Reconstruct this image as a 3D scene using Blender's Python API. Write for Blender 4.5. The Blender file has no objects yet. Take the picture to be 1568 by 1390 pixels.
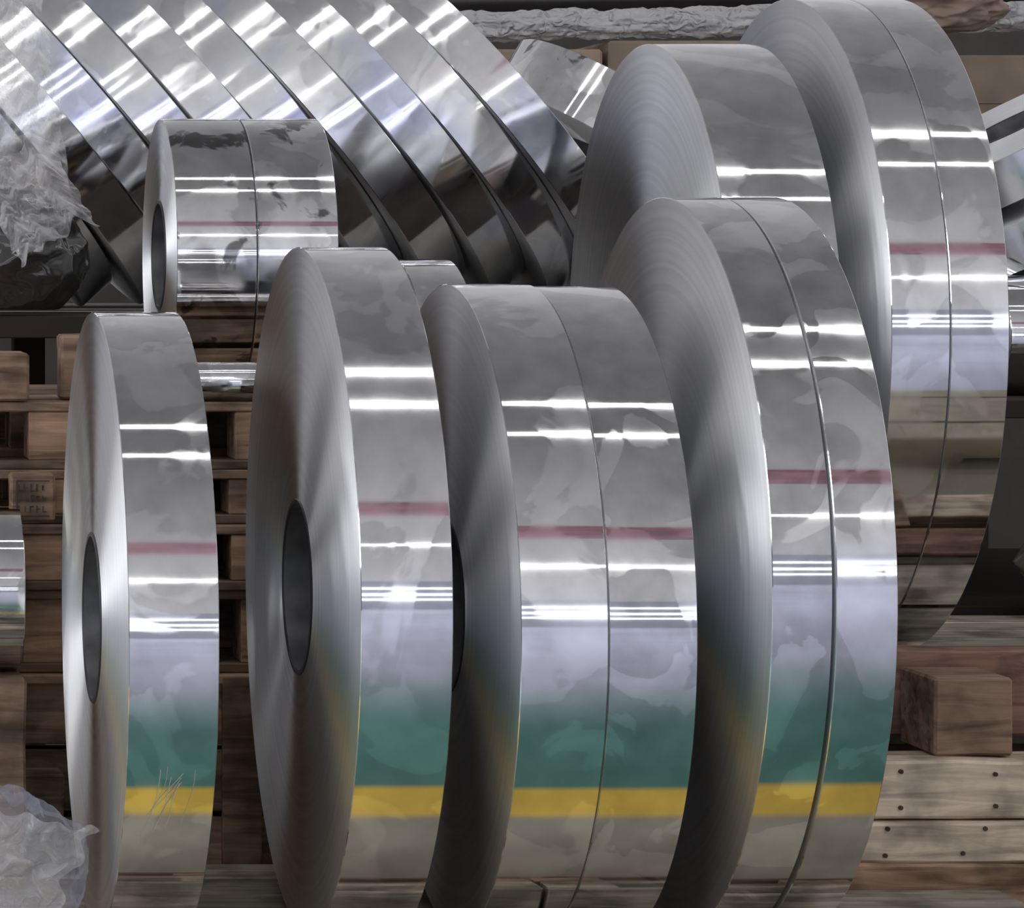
import bpy, bmesh, math, random
from mathutils import Vector, Matrix, noise
random.seed(7)
sc = bpy.context.scene
try:
    sc.view_settings.view_transform = 'Standard'
    sc.view_settings.look = 'None'
except Exception: pass

# ---------------------------------------------------------------- materials
def newmat(name):
    m = bpy.data.materials.new(name); m.use_nodes = True
    nt = m.node_tree; nt.nodes.clear()
    out = nt.nodes.new('ShaderNodeOutputMaterial')
    b = nt.nodes.new('ShaderNodeBsdfPrincipled')
    nt.links.new(b.outputs[0], out.inputs[0])
    return m, nt, b, out
def N(nt, t, **kw):
    n = nt.nodes.new(t)
    for k, v in kw.items():
        if hasattr(n, k) and not k.startswith('i_'): setattr(n, k, v)
        else: n.inputs[k[2:].replace('_', ' ')].default_value = v
    return n
def ramp(nt, fac, stops):
    r = nt.nodes.new('ShaderNodeValToRGB')
    e = r.color_ramp.elements
    while len(e) < len(stops): e.new(0.5)
    for i, (p, c) in enumerate(stops):
        e[i].position = p
        e[i].color = (c, c, c, 1) if isinstance(c, (int, float)) else (*c, 1)
    nt.links.new(fac, r.inputs[0]); return r.outputs[0]
def mapped(nt, scale=(1, 1, 1), rnd=True):
    tc = nt.nodes.new('ShaderNodeTexCoord')
    mp = nt.nodes.new('ShaderNodeMapping'); mp.inputs['Scale'].default_value = scale
    nt.links.new(tc.outputs['Object'], mp.inputs[0])
    if rnd:
        oi = nt.nodes.new('ShaderNodeObjectInfo')
        mu = nt.nodes.new('ShaderNodeMath'); mu.operation = 'MULTIPLY'; mu.inputs[1].default_value = 37.0
        nt.links.new(oi.outputs['Random'], mu.inputs[0]); nt.links.new(mu.outputs[0], mp.inputs['Location'])
    return mp.outputs[0]
def mult(nt, a, b_):
    mx = nt.nodes.new('ShaderNodeMix'); mx.data_type = 'RGBA'; mx.blend_type = 'MULTIPLY'; mx.inputs[0].default_value = 1
    nt.links.new(a, mx.inputs[6]); nt.links.new(b_, mx.inputs[7]); return mx.outputs[2]

def mat_tread(name, smudge=1.0, base=.8, r0=.028, contrast=.27, thr=.5, stain=0., blue=False, soft=.03):
    m, nt, b, out = newmat(name)
    b.inputs['Metallic'].default_value = 1
    v = mapped(nt, (1, 1, 1))
    n1 = N(nt, 'ShaderNodeTexNoise', i_Scale=5.0, i_Detail=3.5, i_Distortion=.9)
    nt.links.new(v, n1.inputs['Vector'])
    patch = ramp(nt, n1.outputs[0], [(thr, 0), (thr+soft, .7), (thr+.18, 1)])
    n2 = N(nt, 'ShaderNodeTexNoise', i_Scale=12.0, i_Detail=5.0)
    nt.links.new(v, n2.inputs['Vector'])
    fine = ramp(nt, n2.outputs[0], [(.3, 0), (.72, 1)])
    mr = N(nt, 'ShaderNodeMapRange'); nt.links.new(patch, mr.inputs[0])
    mr.inputs[3].default_value = r0; mr.inputs[4].default_value = r0 + .055*smudge
    ad = N(nt, 'ShaderNodeMath', operation='MULTIPLY_ADD'); nt.links.new(fine, ad.inputs[0])
    ad.inputs[1].default_value = .03; nt.links.new(mr.outputs[0], ad.inputs[2])
    nt.links.new(ad.outputs[0], b.inputs['Roughness'])
    sm = N(nt, 'ShaderNodeMath', operation='MULTIPLY_ADD'); nt.links.new(fine, sm.inputs[0])
    sm.inputs[1].default_value = .5
    pm = N(nt, 'ShaderNodeMath', operation='MULTIPLY'); nt.links.new(patch, pm.inputs[0]); pm.inputs[1].default_value = .5
    nt.links.new(pm.outputs[0], sm.inputs[2])
    lo = base*(1-contrast)
    c = ramp(nt, sm.outputs[0], [(0, (lo, lo, lo*1.01)), (.8, (base*1.12, base*1.12, base*1.13))])
    if stain:
        n4 = N(nt, 'ShaderNodeTexNoise', i_Scale=9.0, i_Detail=4.0, i_Distortion=.5)
        nt.links.new(v, n4.inputs['Vector'])
        st = ramp(nt, n4.outputs[0], [(.37, stain), (.41, 1)])
        c = mult(nt, c, st)
    if blue:
        n5 = N(nt, 'ShaderNodeTexNoise', i_Scale=3.5, i_Detail=2.0)
        nt.links.new(v, n5.inputs['Vector'])
        c = mult(nt, c, ramp(nt, n5.outputs[0], [(.50, 1.0), (.66, (.80, .83, 1.0))]))
    nt.links.new(c, b.inputs['Base Color'])
    return m
def mat_face(name, base=.82):
    m, nt, b, out = newmat(name)
    b.inputs['Metallic'].default_value = 1
    b.inputs['Roughness'].default_value = .50
    b.inputs['Anisotropic'].default_value = .97
    b.inputs['Anisotropic Rotation'].default_value = .25
    tg = nt.nodes.new('ShaderNodeTangent'); tg.direction_type = 'RADIAL'; tg.axis = 'X'
    nt.links.new(tg.outputs[0], b.inputs['Tangent'])
    tc = nt.nodes.new('ShaderNodeTexCoord')
    sp = nt.nodes.new('ShaderNodeVectorMath'); sp.operation = 'MULTIPLY'; sp.inputs[1].default_value = (0, 1, 1)
    nt.links.new(tc.outputs['Object'], sp.inputs[0])
    ln = nt.nodes.new('ShaderNodeVectorMath'); ln.operation = 'LENGTH'; nt.links.new(sp.outputs[0], ln.inputs[0])
    n = nt.nodes.new('ShaderNodeTexNoise'); n.noise_dimensions = '1D'
    n.inputs['Scale'].default_value = 60; n.inputs['Detail'].default_value = 6
    nt.links.new(ln.outputs['Value'], n.inputs['W'])
    n3 = N(nt, 'ShaderNodeTexNoise', i_Scale=3.0, i_Detail=3.0)
    nt.links.new(tc.outputs['Object'], n3.inputs['Vector'])
    mx = N(nt, 'ShaderNodeMath', operation='MULTIPLY'); nt.links.new(n.outputs[0], mx.inputs[0]); nt.links.new(n3.outputs[0], mx.inputs[1])
    c = ramp(nt, mx.outputs[0], [(.12, (base*.92, base*.93, base*.95)), (.4, (base*1.08, base*1.08, base*1.10))])
    nt.links.new(c, b.inputs['Base Color'])
    return m
def mat_simple(name, col, rough=.5, metal=0., var=.15, scale=8.):
    m, nt, b, out = newmat(name)
    b.inputs['Roughness'].default_value = rough; b.inputs['Metallic'].default_value = metal
    v = mapped(nt)
    n = N(nt, 'ShaderNodeTexNoise', i_Scale=scale, i_Detail=5.0); nt.links.new(v, n.inputs['Vector'])
    c = ramp(nt, n.outputs[0], [(.3, tuple(x*(1-var) for x in col)), (.7, tuple(min(1, x*(1+var)) for x in col))])
    nt.links.new(c, b.inputs['Base Color'])
    return m
def mat_wood(name, dark, light):
    m, nt, b, out = newmat(name)
    b.inputs['Roughness'].default_value = .75
    v = mapped(nt, (2.5, 22, 22))
    n = N(nt, 'ShaderNodeTexNoise', i_Scale=1.6, i_Detail=7.0, i_Distortion=.8); nt.links.new(v, n.inputs['Vector'])
    c1 = ramp(nt, n.outputs[0], [(.3, dark), (.62, light), (.8, tuple(x*.75 for x in light))])
    v2 = mapped(nt)
    nb = N(nt, 'ShaderNodeTexNoise', i_Scale=7.0, i_Detail=4.0); nt.links.new(v2, nb.inputs['Vector'])
    dirt = ramp(nt, nb.outputs[0], [(.35, .45), (.55, 1.0)])
    g = nt.nodes.new('ShaderNodeNewGeometry')
    c2 = ramp(nt, g.outputs['Random Per Island'], [(0, .45), (.5, .9), (1, (1.5, 1.4, 1.3))])
    prev = mult(nt, mult(nt, c1, c2), dirt)
    nt.links.new(prev, b.inputs['Base Color'])
    bp = N(nt, 'ShaderNodeBump', i_Strength=.6, i_Distance=.005)
    nt.links.new(n.outputs[0], bp.inputs['Height']); nt.links.new(bp.outputs[0], b.inputs['Normal'])
    return m
def mat_plastic(name, col, alpha, rough=.12, scale=9., crease=.5):
    m, nt, b, out = newmat(name)
    b.inputs['Base Color'].default_value = (*col, 1); b.inputs['Roughness'].default_value = rough
    b.inputs['Specular IOR Level'].default_value = 1.0
    tr = nt.nodes.new('ShaderNodeBsdfTransparent'); mix = nt.nodes.new('ShaderNodeMixShader')
    v = mapped(nt)
    n = N(nt, 'ShaderNodeTexNoise', i_Scale=scale, i_Detail=4.0, i_Distortion=1.2); n.noise_type = 'RIDGED_MULTIFRACTAL'
    nt.links.new(v, n.inputs['Vector'])
    cr = ramp(nt, n.outputs[0], [(.35, 0), (1, 1)])
    fr = nt.nodes.new('ShaderNodeLayerWeight'); fr.inputs[0].default_value = .3
    f = ramp(nt, fr.outputs['Facing'], [(0, alpha), (1, min(1, alpha+.5))])
    ad = N(nt, 'ShaderNodeMath', operation='MULTIPLY_ADD', use_clamp=True); nt.links.new(cr, ad.inputs[0]); ad.inputs[1].default_value = crease
    nt.links.new(f, ad.inputs[2])
    nt.links.new(ad.outputs[0], mix.inputs[0]); nt.links.new(tr.outputs[0], mix.inputs[1]); nt.links.new(b.outputs[0], mix.inputs[2])
    nt.links.new(mix.outputs[0], out.inputs[0])
    bp = N(nt, 'ShaderNodeBump', i_Strength=.9, i_Distance=.03)
    nt.links.new(n.outputs[0], bp.inputs['Height']); nt.links.new(bp.outputs[0], b.inputs['Normal'])
    return m
def mat_emit(name, col, s):
    m, nt, b, out = newmat(name)
    b.inputs['Base Color'].default_value = (*col, 1)
    b.inputs['Emission Color'].default_value = (*col, 1); b.inputs['Emission Strength'].default_value = s
    return m

TREAD = mat_tread('rolled_steel_surface')
TREADM = mat_tread('mottled_steel_surface', base=.78, contrast=.36, soft=.015)
TREADL = mat_tread('rolled_steel_bright', base=.93, r0=.07, contrast=.16, blue=True)
TREADS = mat_tread('stained_steel_surface', base=.80, contrast=.35, stain=.28)
FACE = mat_face('wound_coil_side')
BORE = mat_simple('coil_bore_grey', (.2, .2, .21), .45, .6, .3, 20)
CORE = mat_simple('core_rim', (.05, .05, .055), .4, .5)
INK = mat_simple('stamp_ink', (.06, .04, .03), .8, 0, .5, 60)
WOOD = mat_wood('pallet_wood', (.11, .068, .045), (.36, .24, .16))
WOODP = mat_wood('pale_plank_wood', (.30, .26, .215), (.60, .53, .44))
WOODR = mat_wood('stained_beam_wood', (.08, .042, .034), (.23, .135, .105))
CLEAR = mat_plastic('clear_film', (.97, .97, .98), .24, .07, 6, .8)
DARKPL = mat_plastic('dark_film', (.035, .035, .033), .90, .10, 3.2, .3)
MIDPL = mat_plastic('dusty_film', (.20, .20, .17), .85, .2, 4, .3)
GREYPL = mat_plastic('pale_film', (.42, .43, .52), .22, .10, 6, .65)
WRAPPL = mat_plastic('bubble_film', (.62, .62, .62), .75, .12, 25, .4)

# ---------------------------------------------------------------- builders
def finish(name, bm, mats, loc=(0, 0, 0), rot=(0, 0, 0)):
    me = bpy.data.meshes.new(name); bm.to_mesh(me); bm.free()
    for m in mats: me.materials.append(m)
    o = bpy.data.objects.new(name, me); o.location = loc; o.rotation_euler = rot
    sc.collection.objects.link(o); return o

def coil(name, x0, w, R, yc, zc, ri=None, tilt=0, yaw=0, roll=0, seg=360, tm=None):
    ri = ri or R*.255
    b = .0016
    h = w/2
    segs = [([(-h+b, R), (-h*.33, R+.0003), (h*.33, R+.0003), (h-b, R)], 0, True),
            ([(-h+b, R), (-h, R-b)], 0, True), ([(h-b, R), (h, R-b)], 0, True),
            ([(-h, R-b), (-h+.0015, R*.8), (-h+.0015, R*.5), (-h, ri+.012)], 1, False),
            ([(h, R-b), (h, ri+.012)], 1, False),
            ([(-h, ri+.012), (-h-.003, ri+.010), (-h-.003, ri+.002), (-h, ri)], 3, False),
            ([(h, ri+.012), (h+.003, ri+.010), (h+.003, ri+.002), (h, ri)], 3, False),
            ([(-h, ri), (h, ri)], 2, True)]
    bm = bmesh.new()
    for pts, mi, sm in segs:
        rings = []
        for (x, r) in pts:
            rings.append([bm.verts.new((x, r*math.cos(2*math.pi*k/seg), r*math.sin(2*math.pi*k/seg))) for k in range(seg)])
        for a, c in zip(rings, rings[1:]):
            for k in range(seg):
                f = bm.faces.new((a[k], a[(k+1) % seg], c[(k+1) % seg], c[k])); f.material_index = mi; f.smooth = sm
    bm.normal_update()
    for f in bm.faces:
        c = f.calc_center_median(); n = f.normal
        mi = f.material_index
        rad = Vector((0, c.y, c.z)).normalized()
        if mi == 0 and abs(n.x) < .9:
            if n.dot(rad) < 0: f.normal_flip()
        elif mi == 2:
            if n.dot(rad) > 0: f.normal_flip()
        elif mi in (1, 3) and abs(n.x) > .3:
            if n.x*c.x < 0: f.normal_flip()
    return finish(name, bm, [tm or TREAD, FACE, BORE, CORE], (x0+h, yc, zc), (roll, tilt, yaw))

def addbox(bm, cx, cy, cz, sx, sy, sz, rz=0, mi=0, bev=.003):
    M = Matrix.Translation((cx, cy, cz)) @ Matrix.Rotation(rz, 4, 'Z') @ Matrix.Diagonal((sx, sy, sz, 1))
    r = bmesh.ops.create_cube(bm, size=1, matrix=M)
    vs = r['verts']; es = list({e for v in vs for e in v.link_edges})
    for v in vs:
        for f in v.link_faces: f.material_index = mi
    if bev:
        bmesh.ops.bevel(bm, geom=es, offset=bev, segments=1, affect='EDGES')

def pallet(name, x0, x1, y0, y1, z0, hgt, mat=WOOD, nd=7, jit=.006, ns=3, fill=.72):
    bm = bmesh.new()
    t = .022
    W = x1-x0; D = y1-y0
    bh = hgt-2*t
    bw = D/nd*fill
    for i in range(nd):
        yy = -D/2+bw/2+i*(D-bw)/(nd-1)
        addbox(bm, random.uniform(-jit, jit), yy, hgt-t/2, W+random.uniform(-.01, .01), bw, t)
    for i in (0, nd//2, nd-1):
        yy = -D/2+bw/2+i*(D-bw)/(nd-1)
        addbox(bm, random.uniform(-jit, jit), yy, t/2, W, bw, t)
        for k in range(ns):
            xx = -W/2+.07+k*(W-.14)/(ns-1)
            addbox(bm, xx+random.uniform(-.01, .01), yy, t+bh/2, .14, bw*.95, bh)
    return finish(name, bm, [mat], ((x0+x1)/2, (y0+y1)/2, z0))

def beam(name, x0, x1, y0, y1, z0, z1, mat, rz=0, stamp=False):
    bm = bmesh.new()
    n = max(2, int((x1-x0)/.12))
    addbox(bm, 0, 0, 0, x1-x0, y1-y0, z1-z0, bev=.006)
    bmesh.ops.subdivide_edges(bm, edges=[e for e in bm.edges if e.calc_length() > .5*(x1-x0)], cuts=n)
    for v in bm.verts:
        v.co += noise.noise_vector(v.co*6+Vector((x0*9, y0*5, z0*7)))*.004
    if stamp:
        W = x1-x0; H = z1-z0; yy = -(y1-y0)/2-.0045
        for s in (-1, 1):
            addbox(bm, 0, yy, s*H*.36, W*.74, .002, .0025, mi=1, bev=0)
        addbox(bm, -W*.37, yy, 0, .0025, .002, H*.72, mi=1, bev=0)
        for r_ in range(3):
            x = -W*.32
            while x < W*.32:
                hh = H*random.uniform(.10, .17); ww = random.uniform(.002, .004)
                zc = (r_-1)*H*.22
                addbox(bm, x, yy, zc, ww, .002, hh, mi=1, bev=0)
                if random.random() < .7:
                    addbox(bm, x+.004, yy, zc+random.choice((-1, 0, 1))*hh*.42, .008, .002, .0025, mi=1, bev=0)
                x += random.uniform(.011, .016)
    else:
        for i in range(int((x1-x0)/.22)):
            for s in (-.25, .25):
                xx = -(x1-x0)/2+.1+i*.22+random.uniform(-.03, .03)
                M = Matrix.Translation((xx, -(y1-y0)/2-.003, s*(z1-z0)+random.uniform(-.01, .01))) @ Matrix.Rotation(math.pi/2, 4, 'X')
                r = bmesh.ops.create_cone(bm, cap_ends=True, segments=10, radius1=.005, radius2=.005, depth=.006, matrix=M)
                for v in r['verts']:
                    for f in v.link_faces: f.material_index = 1
    return finish(name, bm, [mat, INK], ((x0+x1)/2, (y0+y1)/2, (z0+z1)/2), (0, 0, rz))

def blob(name, loc, size, mat, amp=.35, freq=2.2, seed=0, sub=6, octv=3):
    bm = bmesh.new()
    bmesh.ops.create_icosphere(bm, subdivisions=sub, radius=1)
    for v in bm.verts:
        p = v.co.copy()
        r = 0; a = 1; f = freq
        for k in range(octv):
            r += a*(1-2*abs(noise.noise(p*f+Vector((seed, seed*2, k*5))))); a *= .42; f *= 1.9
        v.co = p*(1+amp*(r-.9)*.5)
        v.co.z = max(v.co.z, -.8)
        v.co = Vector((v.co.x*size[0], v.co.y*size[1], v.co.z*size[2]))
    for f in bm.faces: f.smooth = True
    return finish(name, bm, [mat], loc)

def sheet(name, loc, w, h, mat, seed=0, amp=.05, rot=(0, 0, 0), fr=1.3):
    bm = bmesh.new()
    nx, ny = 80, 130
    g = []
    for j in range(ny+1):
        row = []
        for i in range(nx+1):
            u, v = i/nx-.5, j/ny-.5
            p = Vector((u*w*5, v*h*5, seed))
            d = 0; a = 1; f = fr
            for k in range(4):
                d += a*(1-2*abs(noise.noise(p*f+Vector((0, 0, k*3))))); a *= .5; f *= 2
            edge = 1+.6*noise.noise(Vector((v*5, seed, 3)))
            row.append(bm.verts.new((u*w*edge, d*amp, v*h+.06*noise.noise(Vector((u*5, seed, 9))))))
        g.append(row)
    for j in range(ny):
        for i in range(nx):
            f = bm.faces.new((g[j][i], g[j][i+1], g[j+1][i+1], g[j+1][i])); f.smooth = True
    return finish(name, bm, [mat], loc, rot)

def tube(name, p0, p1, r, mats, seg=64, hollow=True, wob=0):
    p0 = Vector(p0); p1 = Vector(p1); L = (p1-p0).length
    bm = bmesh.new()
    nl = 120 if wob else 2
    prof = [(-L/2+L*i/nl, r) for i in range(nl+1)]
    if hollow: prof = [(-L/2, r*.8)] + prof + [(L/2, r*.8), (-L/2, r*.8)]
    rings = []
    for i, (x, rr) in enumerate(prof):
        ring = []
        for k in range(seg):
            a = 2*math.pi*k/seg
            q = rr
            if wob and rr == r: q = rr*(1+wob*noise.noise(Vector((x*9, math.cos(a)*2, math.sin(a)*2)))+wob*.6*noise.noise(Vector((x*30, math.cos(a)*5, math.sin(a)*5))))
            ring.append(bm.verts.new((x, q*math.cos(a), q*math.sin(a))))
        rings.append(ring)
    for a, c in zip(rings, rings[1:]):
        for k in range(seg):
            f = bm.faces.new((a[k], a[(k+1) % seg], c[(k+1) % seg], c[k])); f.smooth = abs(a[0].co.x-c[0].co.x) > 1e-5
    if not hollow:
        bm.faces.new(rings[0]); bm.faces.new(rings[-1])
    bmesh.ops.recalc_face_normals(bm, faces=bm.faces)
    o = finish(name, bm, mats, (p0+p1)/2)
    o.rotation_euler = (p1-p0).to_track_quat('X', 'Z').to_euler(); return o

# ---------------------------------------------------------------- coils
coil('steel_coil', .764, .168, .62, 7, .847, .162)
coil('steel_coil', 1.181, .169, .69, 7, .909, .167)
coil('steel_coil', 1.483, .161, .652, 7, .872)
coil('steel_coil', 1.6465, .163, .650, 7, .870, tm=TREADM)
coil('steel_coil', 1.919, .110, .74, 7, .960, tm=TREADM)
coil('steel_coil', 2.036, .112, .74, 7, .960, tilt=math.radians(-.25), tm=TREADM)
coil('steel_coil', 2.288, .250, .745, 8.5, 1.360)
coil('steel_coil', 2.627, .131, .80, 8.5, 1.415)
coil('steel_coil', 2.7605, .130, .80, 8.5, 1.415)
coil('steel_coil', 1.67, .13, .48, 8.5, 1.095)
coil('steel_coil', 1.83, .12, .45, 8.5, 1.065)
coil('steel_coil', 1.0925, .189, .335, 8.5, 1.586, .125, tm=TREADS)
coil('steel_coil', 1.285, .190, .335, 8.5, 1.586, .125, tm=TREADS)
coil('steel_coil', .42, .255, .182, 7.70, .842, .06)
T = math.radians(-40)
for i in range(12):
    xc = 2.228-.166*i - (.012 if i > 2 else 0) - (.012 if i > 5 else 0) - (.012 if i > 8 else 0)
    w = .124
    coil('leaning_steel_coil', xc-w/2, w, .66+random.uniform(-.006, .006), 10.2+random.uniform(-.03, .03), 1.985, .2, tilt=T+random.uniform(-.004, .004), seg=224, tm=TREADL)
coil('leaning_steel_coil', 2.79, .19, .42, 11.0, 1.976, .12, tilt=math.radians(-58), tm=TREADS)
for i in range(3):
    coil('leaning_steel_coil', 3.84+.03*i, .13, .55, 10.3, 1.92-.19*i, .16, tilt=math.radians(62), tm=TREADL)
coil('steel_coil', 3.62, .3, .17, 9.8, 1.36, .06)

# ribbons of torn wrapping film stuck to the first coil
bm = bmesh.new()
for s in range(8):
    a0 = math.radians(random.uniform(-24, -20)); a1 = math.radians(random.uniform(-44, -28))
    xa = random.uniform(.80, .89); xb = xa+random.uniform(-.07, .0)
    wd = random.uniform(.0004, .0011); pv = None
    for q in range(25):
        t = q/24; a = a0+(a1-a0)*t
        x = xa+(xb-xa)*t+.005*math.sin(t*4+s)
        x = min(max(x, .768), .928)
        r = .6212
        p = Vector((0, 7-r*math.cos(a), .847+r*math.sin(a)))
        v1 = bm.verts.new((x-wd*(1-t*.7), p.y, p.z)); v2 = bm.verts.new((x+wd*(1-t*.7), p.y, p.z))
        if pv: bm.faces.new((pv[0], pv[1], v2, v1))
        pv = (v1, v2)
finish('torn_film_strands', bm, [mat_simple('film_strand', (.6, .6, .58), .3)])

# ---------------------------------------------------------------- pallets / timber
pallet('wooden_pallet', .35, 1.62, 6.64, 7.72, 0, .11)
pallet('wooden_pallet', .35, 1.62, 6.64, 7.72, .11, .11, WOODP, nd=6, fill=.93)
pallet('wooden_pallet', 1.64, 2.75, 6.64, 7.40, 0, .11)
pallet('wooden_pallet', 1.64, 2.75, 6.64, 7.40, .11, .11, WOODP, nd=5, fill=.93)
bm = bmesh.new()
for k, (za, zb) in enumerate(((0, .15), (.158, .30), (.31, .455), (.463, .625))):
    addbox(bm, .0, -.58, (za+zb)/2-.3125, 1.3, .022, zb-za-.004)
    addbox(bm, .0, .58, (za+zb)/2-.3125, 1.3, .022, zb-za-.004)
for xx in (-.60, -.32, .05, .3, .60):
    addbox(bm, xx, -.604, 0, .09, .024, .62)
for s in (-1, 1):
    addbox(bm, s*.655, 0, 0, .02, 1.18, .62)
addbox(bm, 0, 0, .302, 1.33, 1.22, .021)
finish('wooden_crate', bm, [WOOD], (.9, 8.47, .3135))
z = .627
for h in (.19, .15, .125, .155):
    dx = random.uniform(-.03, .03); dy = random.uniform(0, .05)
    pallet('wooden_pallet', .2+dx, 1.57+dx*.5, 7.86+dy, 9.0+dy, z, h, WOOD, ns=6, fill=.85)
    z += h
for k in range(4):
    pallet('wooden_pallet', 1.62, 3.6, 7.90+random.uniform(0, .04), 9.3, k*.15375, .15375, (WOOD, WOOD, WOODR, WOODP)[k], ns=5, fill=.9)
beam('timber_beam', 2.30, 4.2, 7.76, 7.87, .50, .695, WOODR)
beam('timber_beam', 2.45, 4.2, 7.46, 7.62, .362, .488, WOODP)
beam('timber_beam', 2.40, 4.2, 7.44, 7.62, .272, .358, WOODP)
beam('timber_beam', 2.35, 4.2, 7.43, 7.68, .0, .270, WOOD)
beam('timber_block', 2.66, 2.83, 7.52, 7.74, .49, .66, WOOD)
beam('timber_block', .62, .78, 7.73, 7.84, .22, .42, WOOD)
beam('timber_block', .40, .68, 7.55, 7.80, .222, .655, WOOD)
beam('timber_block', .665, .765, 7.78, 7.855, .98, 1.09, WOOD, stamp=True)
tube('steel_tube', (.9, 7.95, 1.293), (1.62, 7.95, 1.293), .045, [TREAD])
beam('timber_block', .80, .90, 8.0, 8.12, 1.25, 1.40, WOOD)
beam('timber_block', .50, .72, 7.9, 8.1, 1.25, 1.36, WOOD)
bm = bmesh.new()  # unseen box added to block the yellow stripe from the back coils' reflection
addbox(bm, 0, 0, .0, 1.6, 1.3, .30, bev=.01)
for xx in (-.6, 0, .6): addbox(bm, xx, 0, -.2, .14, 1.3, .10)
for yy in (-.35, .35): addbox(bm, 0, yy, .152, 1.6, .03, .004, mi=1, bev=0)
finish('added_blocker_box', bm, [mat_simple('blocker_board', (.40, .36, .28), .8), CORE], (3.85, 6.1, .25))

STEELD = mat_simple('dark_rack_paint', (.028, .02, .015), .8, .0)
BOUNCE_DECK = mat_simple('rack_bounce_board', (.30, .29, .27), .7)  # pale board added on the rack to lighten the leaning coils' reflections
bm = bmesh.new()
addbox(bm, 1.1, 10.2, 1.395, 3.2, 2.0, .06)
addbox(bm, 1.1, 10.40, 1.43, 3.1, 1.5, .01, mi=1)
for xx in (-.4, 1.0, 2.55):
    for yy in (9.35, 11.05):
        addbox(bm, xx, yy, .68, .1, .1, 1.36)
for yy in (9.35, 11.05):
    addbox(bm, 1.1, yy, .5, 3.0, .05, .08)
finish('steel_rack', bm, [STEELD, BOUNCE_DECK])
bm = bmesh.new()
addbox(bm, 3.75, 10.4, .6, 1.7, 1.9, .05)
addbox(bm, 3.75, 10.4, 1.165, 1.7, 1.9, .05)
for xx in (2.95, 4.55):
    for yy in (9.5, 11.3): addbox(bm, xx, yy, .58, .08, .08, 1.15)
finish('steel_rack', bm, [STEELD])

CARD = mat_simple('cardboard', (.30, .23, .17), .8, 0, .25, 4)
for (xa, xb, zt) in ((2.3, 3.05, 2.30), (3.07, 3.75, 2.33), (3.77, 4.6, 2.28)):
    bm = bmesh.new()
    addbox(bm, 0, 0, 0, xb-xa, .7, zt-1.2, bev=.01)
    addbox(bm, 0, -.351, .0, .05, .004, zt-1.2, bev=0)
    addbox(bm, 0, -.353, (zt-1.2)/2-.16, xb-xa, .004, .012, bev=0)
    finish('cardboard_carton', bm, [CARD], ((xa+xb)/2, 12.2, (zt+1.2)/2))
bm = bmesh.new()
addbox(bm, 3.4, 12.2, 1.17, 2.6, .9, .06)
for xx in (2.2, 4.6):
    for yy in (11.8, 12.6): addbox(bm, xx, yy, .57, .08, .08, 1.14)
finish('storage_table', bm, [STEELD])
tube('wrapped_roll', (2.3, 11.90, 2.375), (4.6, 11.90, 2.42), .05, [WRAPPL], hollow=False, wob=.3)
tube('dark_pipe', (1.5, 12.3, 2.48), (4.8, 12.3, 2.53), .06, [mat_simple('dark_pipe_paint', (.06, .06, .06), .3, .7)])

# plastic
blob('plastic_bag', (.585, 6.80, .36), (.14, .10, .16), GREYPL, .6, 1.2, 5, octv=3)
sheet('plastic_film', (.56, 6.66, .36), .24, .30, CLEAR, 21, .018, (math.radians(12), math.radians(14), 0), fr=2.6)
blob('dark_plastic_bundle', (.79, 9.28, 1.585), (.205, .14, .18), DARKPL, .22, 1.1, 8)
sheet('plastic_film', (.80, 9.20, 2.02), .24, .66, CLEAR, 4, .03, (0, math.radians(-8), .1), fr=1.9)
sheet('plastic_film', (.84, 9.10, 1.74), .22, .26, CLEAR, 14, .03, (0, math.radians(-30), .1), fr=1.9)
blob('dark_plastic_bundle', (3.92, 9.2, .84), (.42, .3, .36), MIDPL, .25, 1.3, 12)
blob('crumpled_cloth', (4.05, 11.6, 2.44), (.28, .15, .12), mat_simple('brown_cloth', (.33, .24, .19), .8), .4, 1.5, 5)

# ---------------------------------------------------------------- hall
def floor_mat():
    m, nt, b, out = newmat('floor_paint_and_baked_sheen')
    b.inputs['Roughness'].default_value = .4
    tc = nt.nodes.new('ShaderNodeTexCoord'); sx = nt.nodes.new('ShaderNodeSeparateXYZ')
    nt.links.new(tc.outputs['Object'], sx.inputs[0])
    n = N(nt, 'ShaderNodeTexNoise', i_Scale=.9, i_Detail=5.0); nt.links.new(tc.outputs['Object'], n.inputs['Vector'])
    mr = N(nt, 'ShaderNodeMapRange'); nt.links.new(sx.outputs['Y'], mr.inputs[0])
    mr.inputs[1].default_value = 0; mr.inputs[2].default_value = 10  # lavender fade is daylight sheen put into the colour; green and yellow are paint
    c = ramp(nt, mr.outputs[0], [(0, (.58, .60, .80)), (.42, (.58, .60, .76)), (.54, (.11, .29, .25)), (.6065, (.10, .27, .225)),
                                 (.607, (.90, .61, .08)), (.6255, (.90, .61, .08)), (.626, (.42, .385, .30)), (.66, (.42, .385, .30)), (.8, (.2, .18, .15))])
    mx = nt.nodes.new('ShaderNodeMix'); mx.data_type = 'RGBA'; mx.blend_type = 'MULTIPLY'; mx.inputs[0].default_value = .5
    c2 = ramp(nt, n.outputs[0], [(.3, .75), (.7, 1.)])
    nt.links.new(c, mx.inputs[6]); nt.links.new(c2, mx.inputs[7]); nt.links.new(mx.outputs[2], b.inputs['Base Color'])
    return m
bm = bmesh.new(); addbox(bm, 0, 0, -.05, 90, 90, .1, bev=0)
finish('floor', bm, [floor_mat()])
bm = bmesh.new(); addbox(bm, 0, 0, 0, 40, .3, 2.9, bev=0)
finish('wall_back', bm, [mat_simple('dark_wall', (.07, .065, .06), .8)], (18, 14.5, 1.45))
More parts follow.
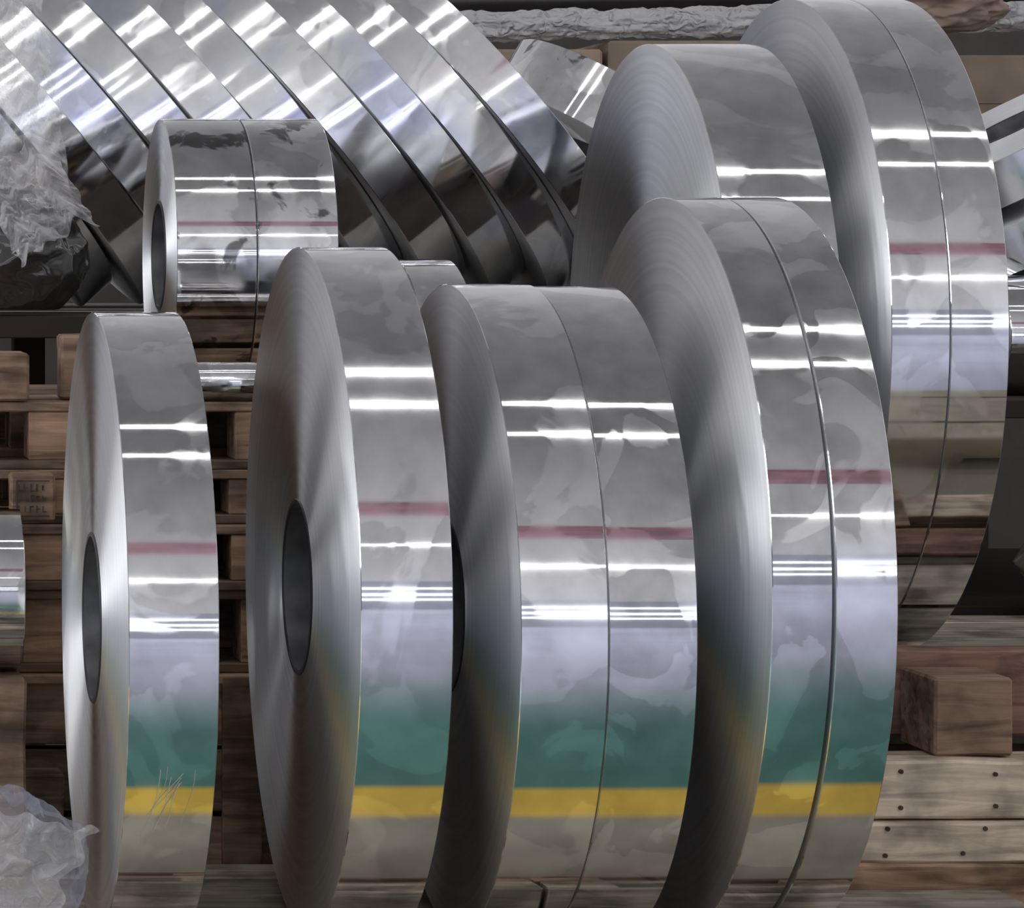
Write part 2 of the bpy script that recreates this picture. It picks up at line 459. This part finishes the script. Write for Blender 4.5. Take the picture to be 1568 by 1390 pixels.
bm = bmesh.new(); addbox(bm, 0, 0, 0, 80, .3, 5, bev=0)
finish('wall_front', bm, [mat_simple('white_wall', (.7, .7, .76), .8, 0, .05)], (6, -26, 2.5))
WIN = mat_emit('daylight_glazing', (.93, .95, 1), 4.0)
for i, (zz, hh) in enumerate(((1.7, .20), (2.6, .30), (3.7, .20))):
    bm = bmesh.new(); addbox(bm, 0, 0, 0, 78, .06, hh, bev=0)
    finish('added_side_panel_%d' % (i+1), bm, [WIN], (6, -25.82, zz))
SIDE_GLOW = mat_emit('added_side_glow', (.97, .98, 1), 7.0)  # glowing panes added on the unseen left wall to brighten coil sides
bm = bmesh.new()
addbox(bm, 0, 0, 0, .3, 40, 9, bev=0)
finish('wall_left', bm, [mat_simple('side_wall', (.45, .45, .46), .8)], (-14, -6, 4.5))
k = 4
for yy in (-6, 3, 10):
    bm = bmesh.new(); addbox(bm, 0, 0, 0, .08, 2.6, 5.4, mi=0, bev=0)
    for q in (-.9, 0, .9): addbox(bm, .06, q, 0, .06, .06, 5.4, mi=1, bev=0)
    for q in (-1.4, 1.4): addbox(bm, .06, 0, q, .06, 2.6, .06, mi=1, bev=0)
    finish('added_side_panel_%d' % k, bm, [SIDE_GLOW, STEELD], (-13.8, yy, 5.0)); k += 1
RED = mat_simple('red_paint', (.64, .36, .39), .6, 0, .3, 2)
bm = bmesh.new()
addbox(bm, 0, 0, 0, 28, .4, .9, bev=0); addbox(bm, 0, 0, .47, 28, .7, .05, bev=0); addbox(bm, 0, 0, -.47, 28, .7, .05, bev=0)
finish('crane_girder', bm, [RED], (15.5, -7, 9))
LAMP = mat_emit('lamp_diffuser', (1, .98, .96), 9)
HOUS = mat_simple('lamp_housing', (.3, .3, .3), .5)
for (xx, L, yy, zz, wd) in ((8, 60, 5.15, 9, .20), (8, 60, 3.2, 9, .16), (8, 60, -17, 9, .4), (-7, 12, -5.5, 8.4, .25), (-7, 12, -9.5, 8.4, .35)):
    bm = bmesh.new()
    addbox(bm, 0, 0, 0, L, wd, .05, mi=0, bev=0)
    addbox(bm, 0, 0, .06, L, wd*1.2, .07, mi=1, bev=0)
    finish('strip_lamp', bm, [LAMP, HOUS], (xx, yy, zz))
def spot(name, loc, tgt, e, ang, r=.3):
    l = bpy.data.lights.new(name, 'SPOT'); l.energy = e; l.spot_size = math.radians(ang); l.spot_blend = .6; l.shadow_soft_size = r
    o = bpy.data.objects.new(name, l); o.location = loc
    o.rotation_euler = (Vector(tgt)-Vector(loc)).to_track_quat('-Z', 'Y').to_euler(); sc.collection.objects.link(o)
for xx in (0, 9, 18):  # spots added to brighten the unseen floor that the coils mirror
    for yy in (-2, -13):
        spot('added_floor_spot', (xx, yy, 10), (xx, yy-1, 0), 1100, 85)

# ---------------------------------------------------------------- world
w = bpy.data.worlds.new('World'); sc.world = w; w.use_nodes = True
nt = w.node_tree; nt.nodes.clear()
out = nt.nodes.new('ShaderNodeOutputWorld'); bg = nt.nodes.new('ShaderNodeBackground')
tc = nt.nodes.new('ShaderNodeTexCoord'); sx = nt.nodes.new('ShaderNodeSeparateXYZ')
nt.links.new(tc.outputs['Generated'], sx.inputs[0])
c = ramp(nt, sx.outputs['Z'], [(0, (.66, .66, .72)), (.2, (.57, .57, .60)), (.5, (.42, .42, .435)), (.85, (.24, .24, .25)), (1, (.18, .18, .185))])
nt.links.new(c, bg.inputs[0]); bg.inputs[1].default_value = 1
nt.links.new(bg.outputs[0], out.inputs[0])

# ---------------------------------------------------------------- camera
cd = bpy.data.cameras.new('camera'); cam = bpy.data.objects.new('camera', cd); sc.collection.objects.link(cam)
cam.location = (0, 0, 1.57); cam.rotation_euler = (math.pi/2, 0, 0)
cd.sensor_width = 36; cd.sensor_fit = 'HORIZONTAL'; cd.lens = 5275/1568*36
cd.shift_x = .777; cd.shift_y = -.188; cd.clip_end = 200
sc.camera = cam
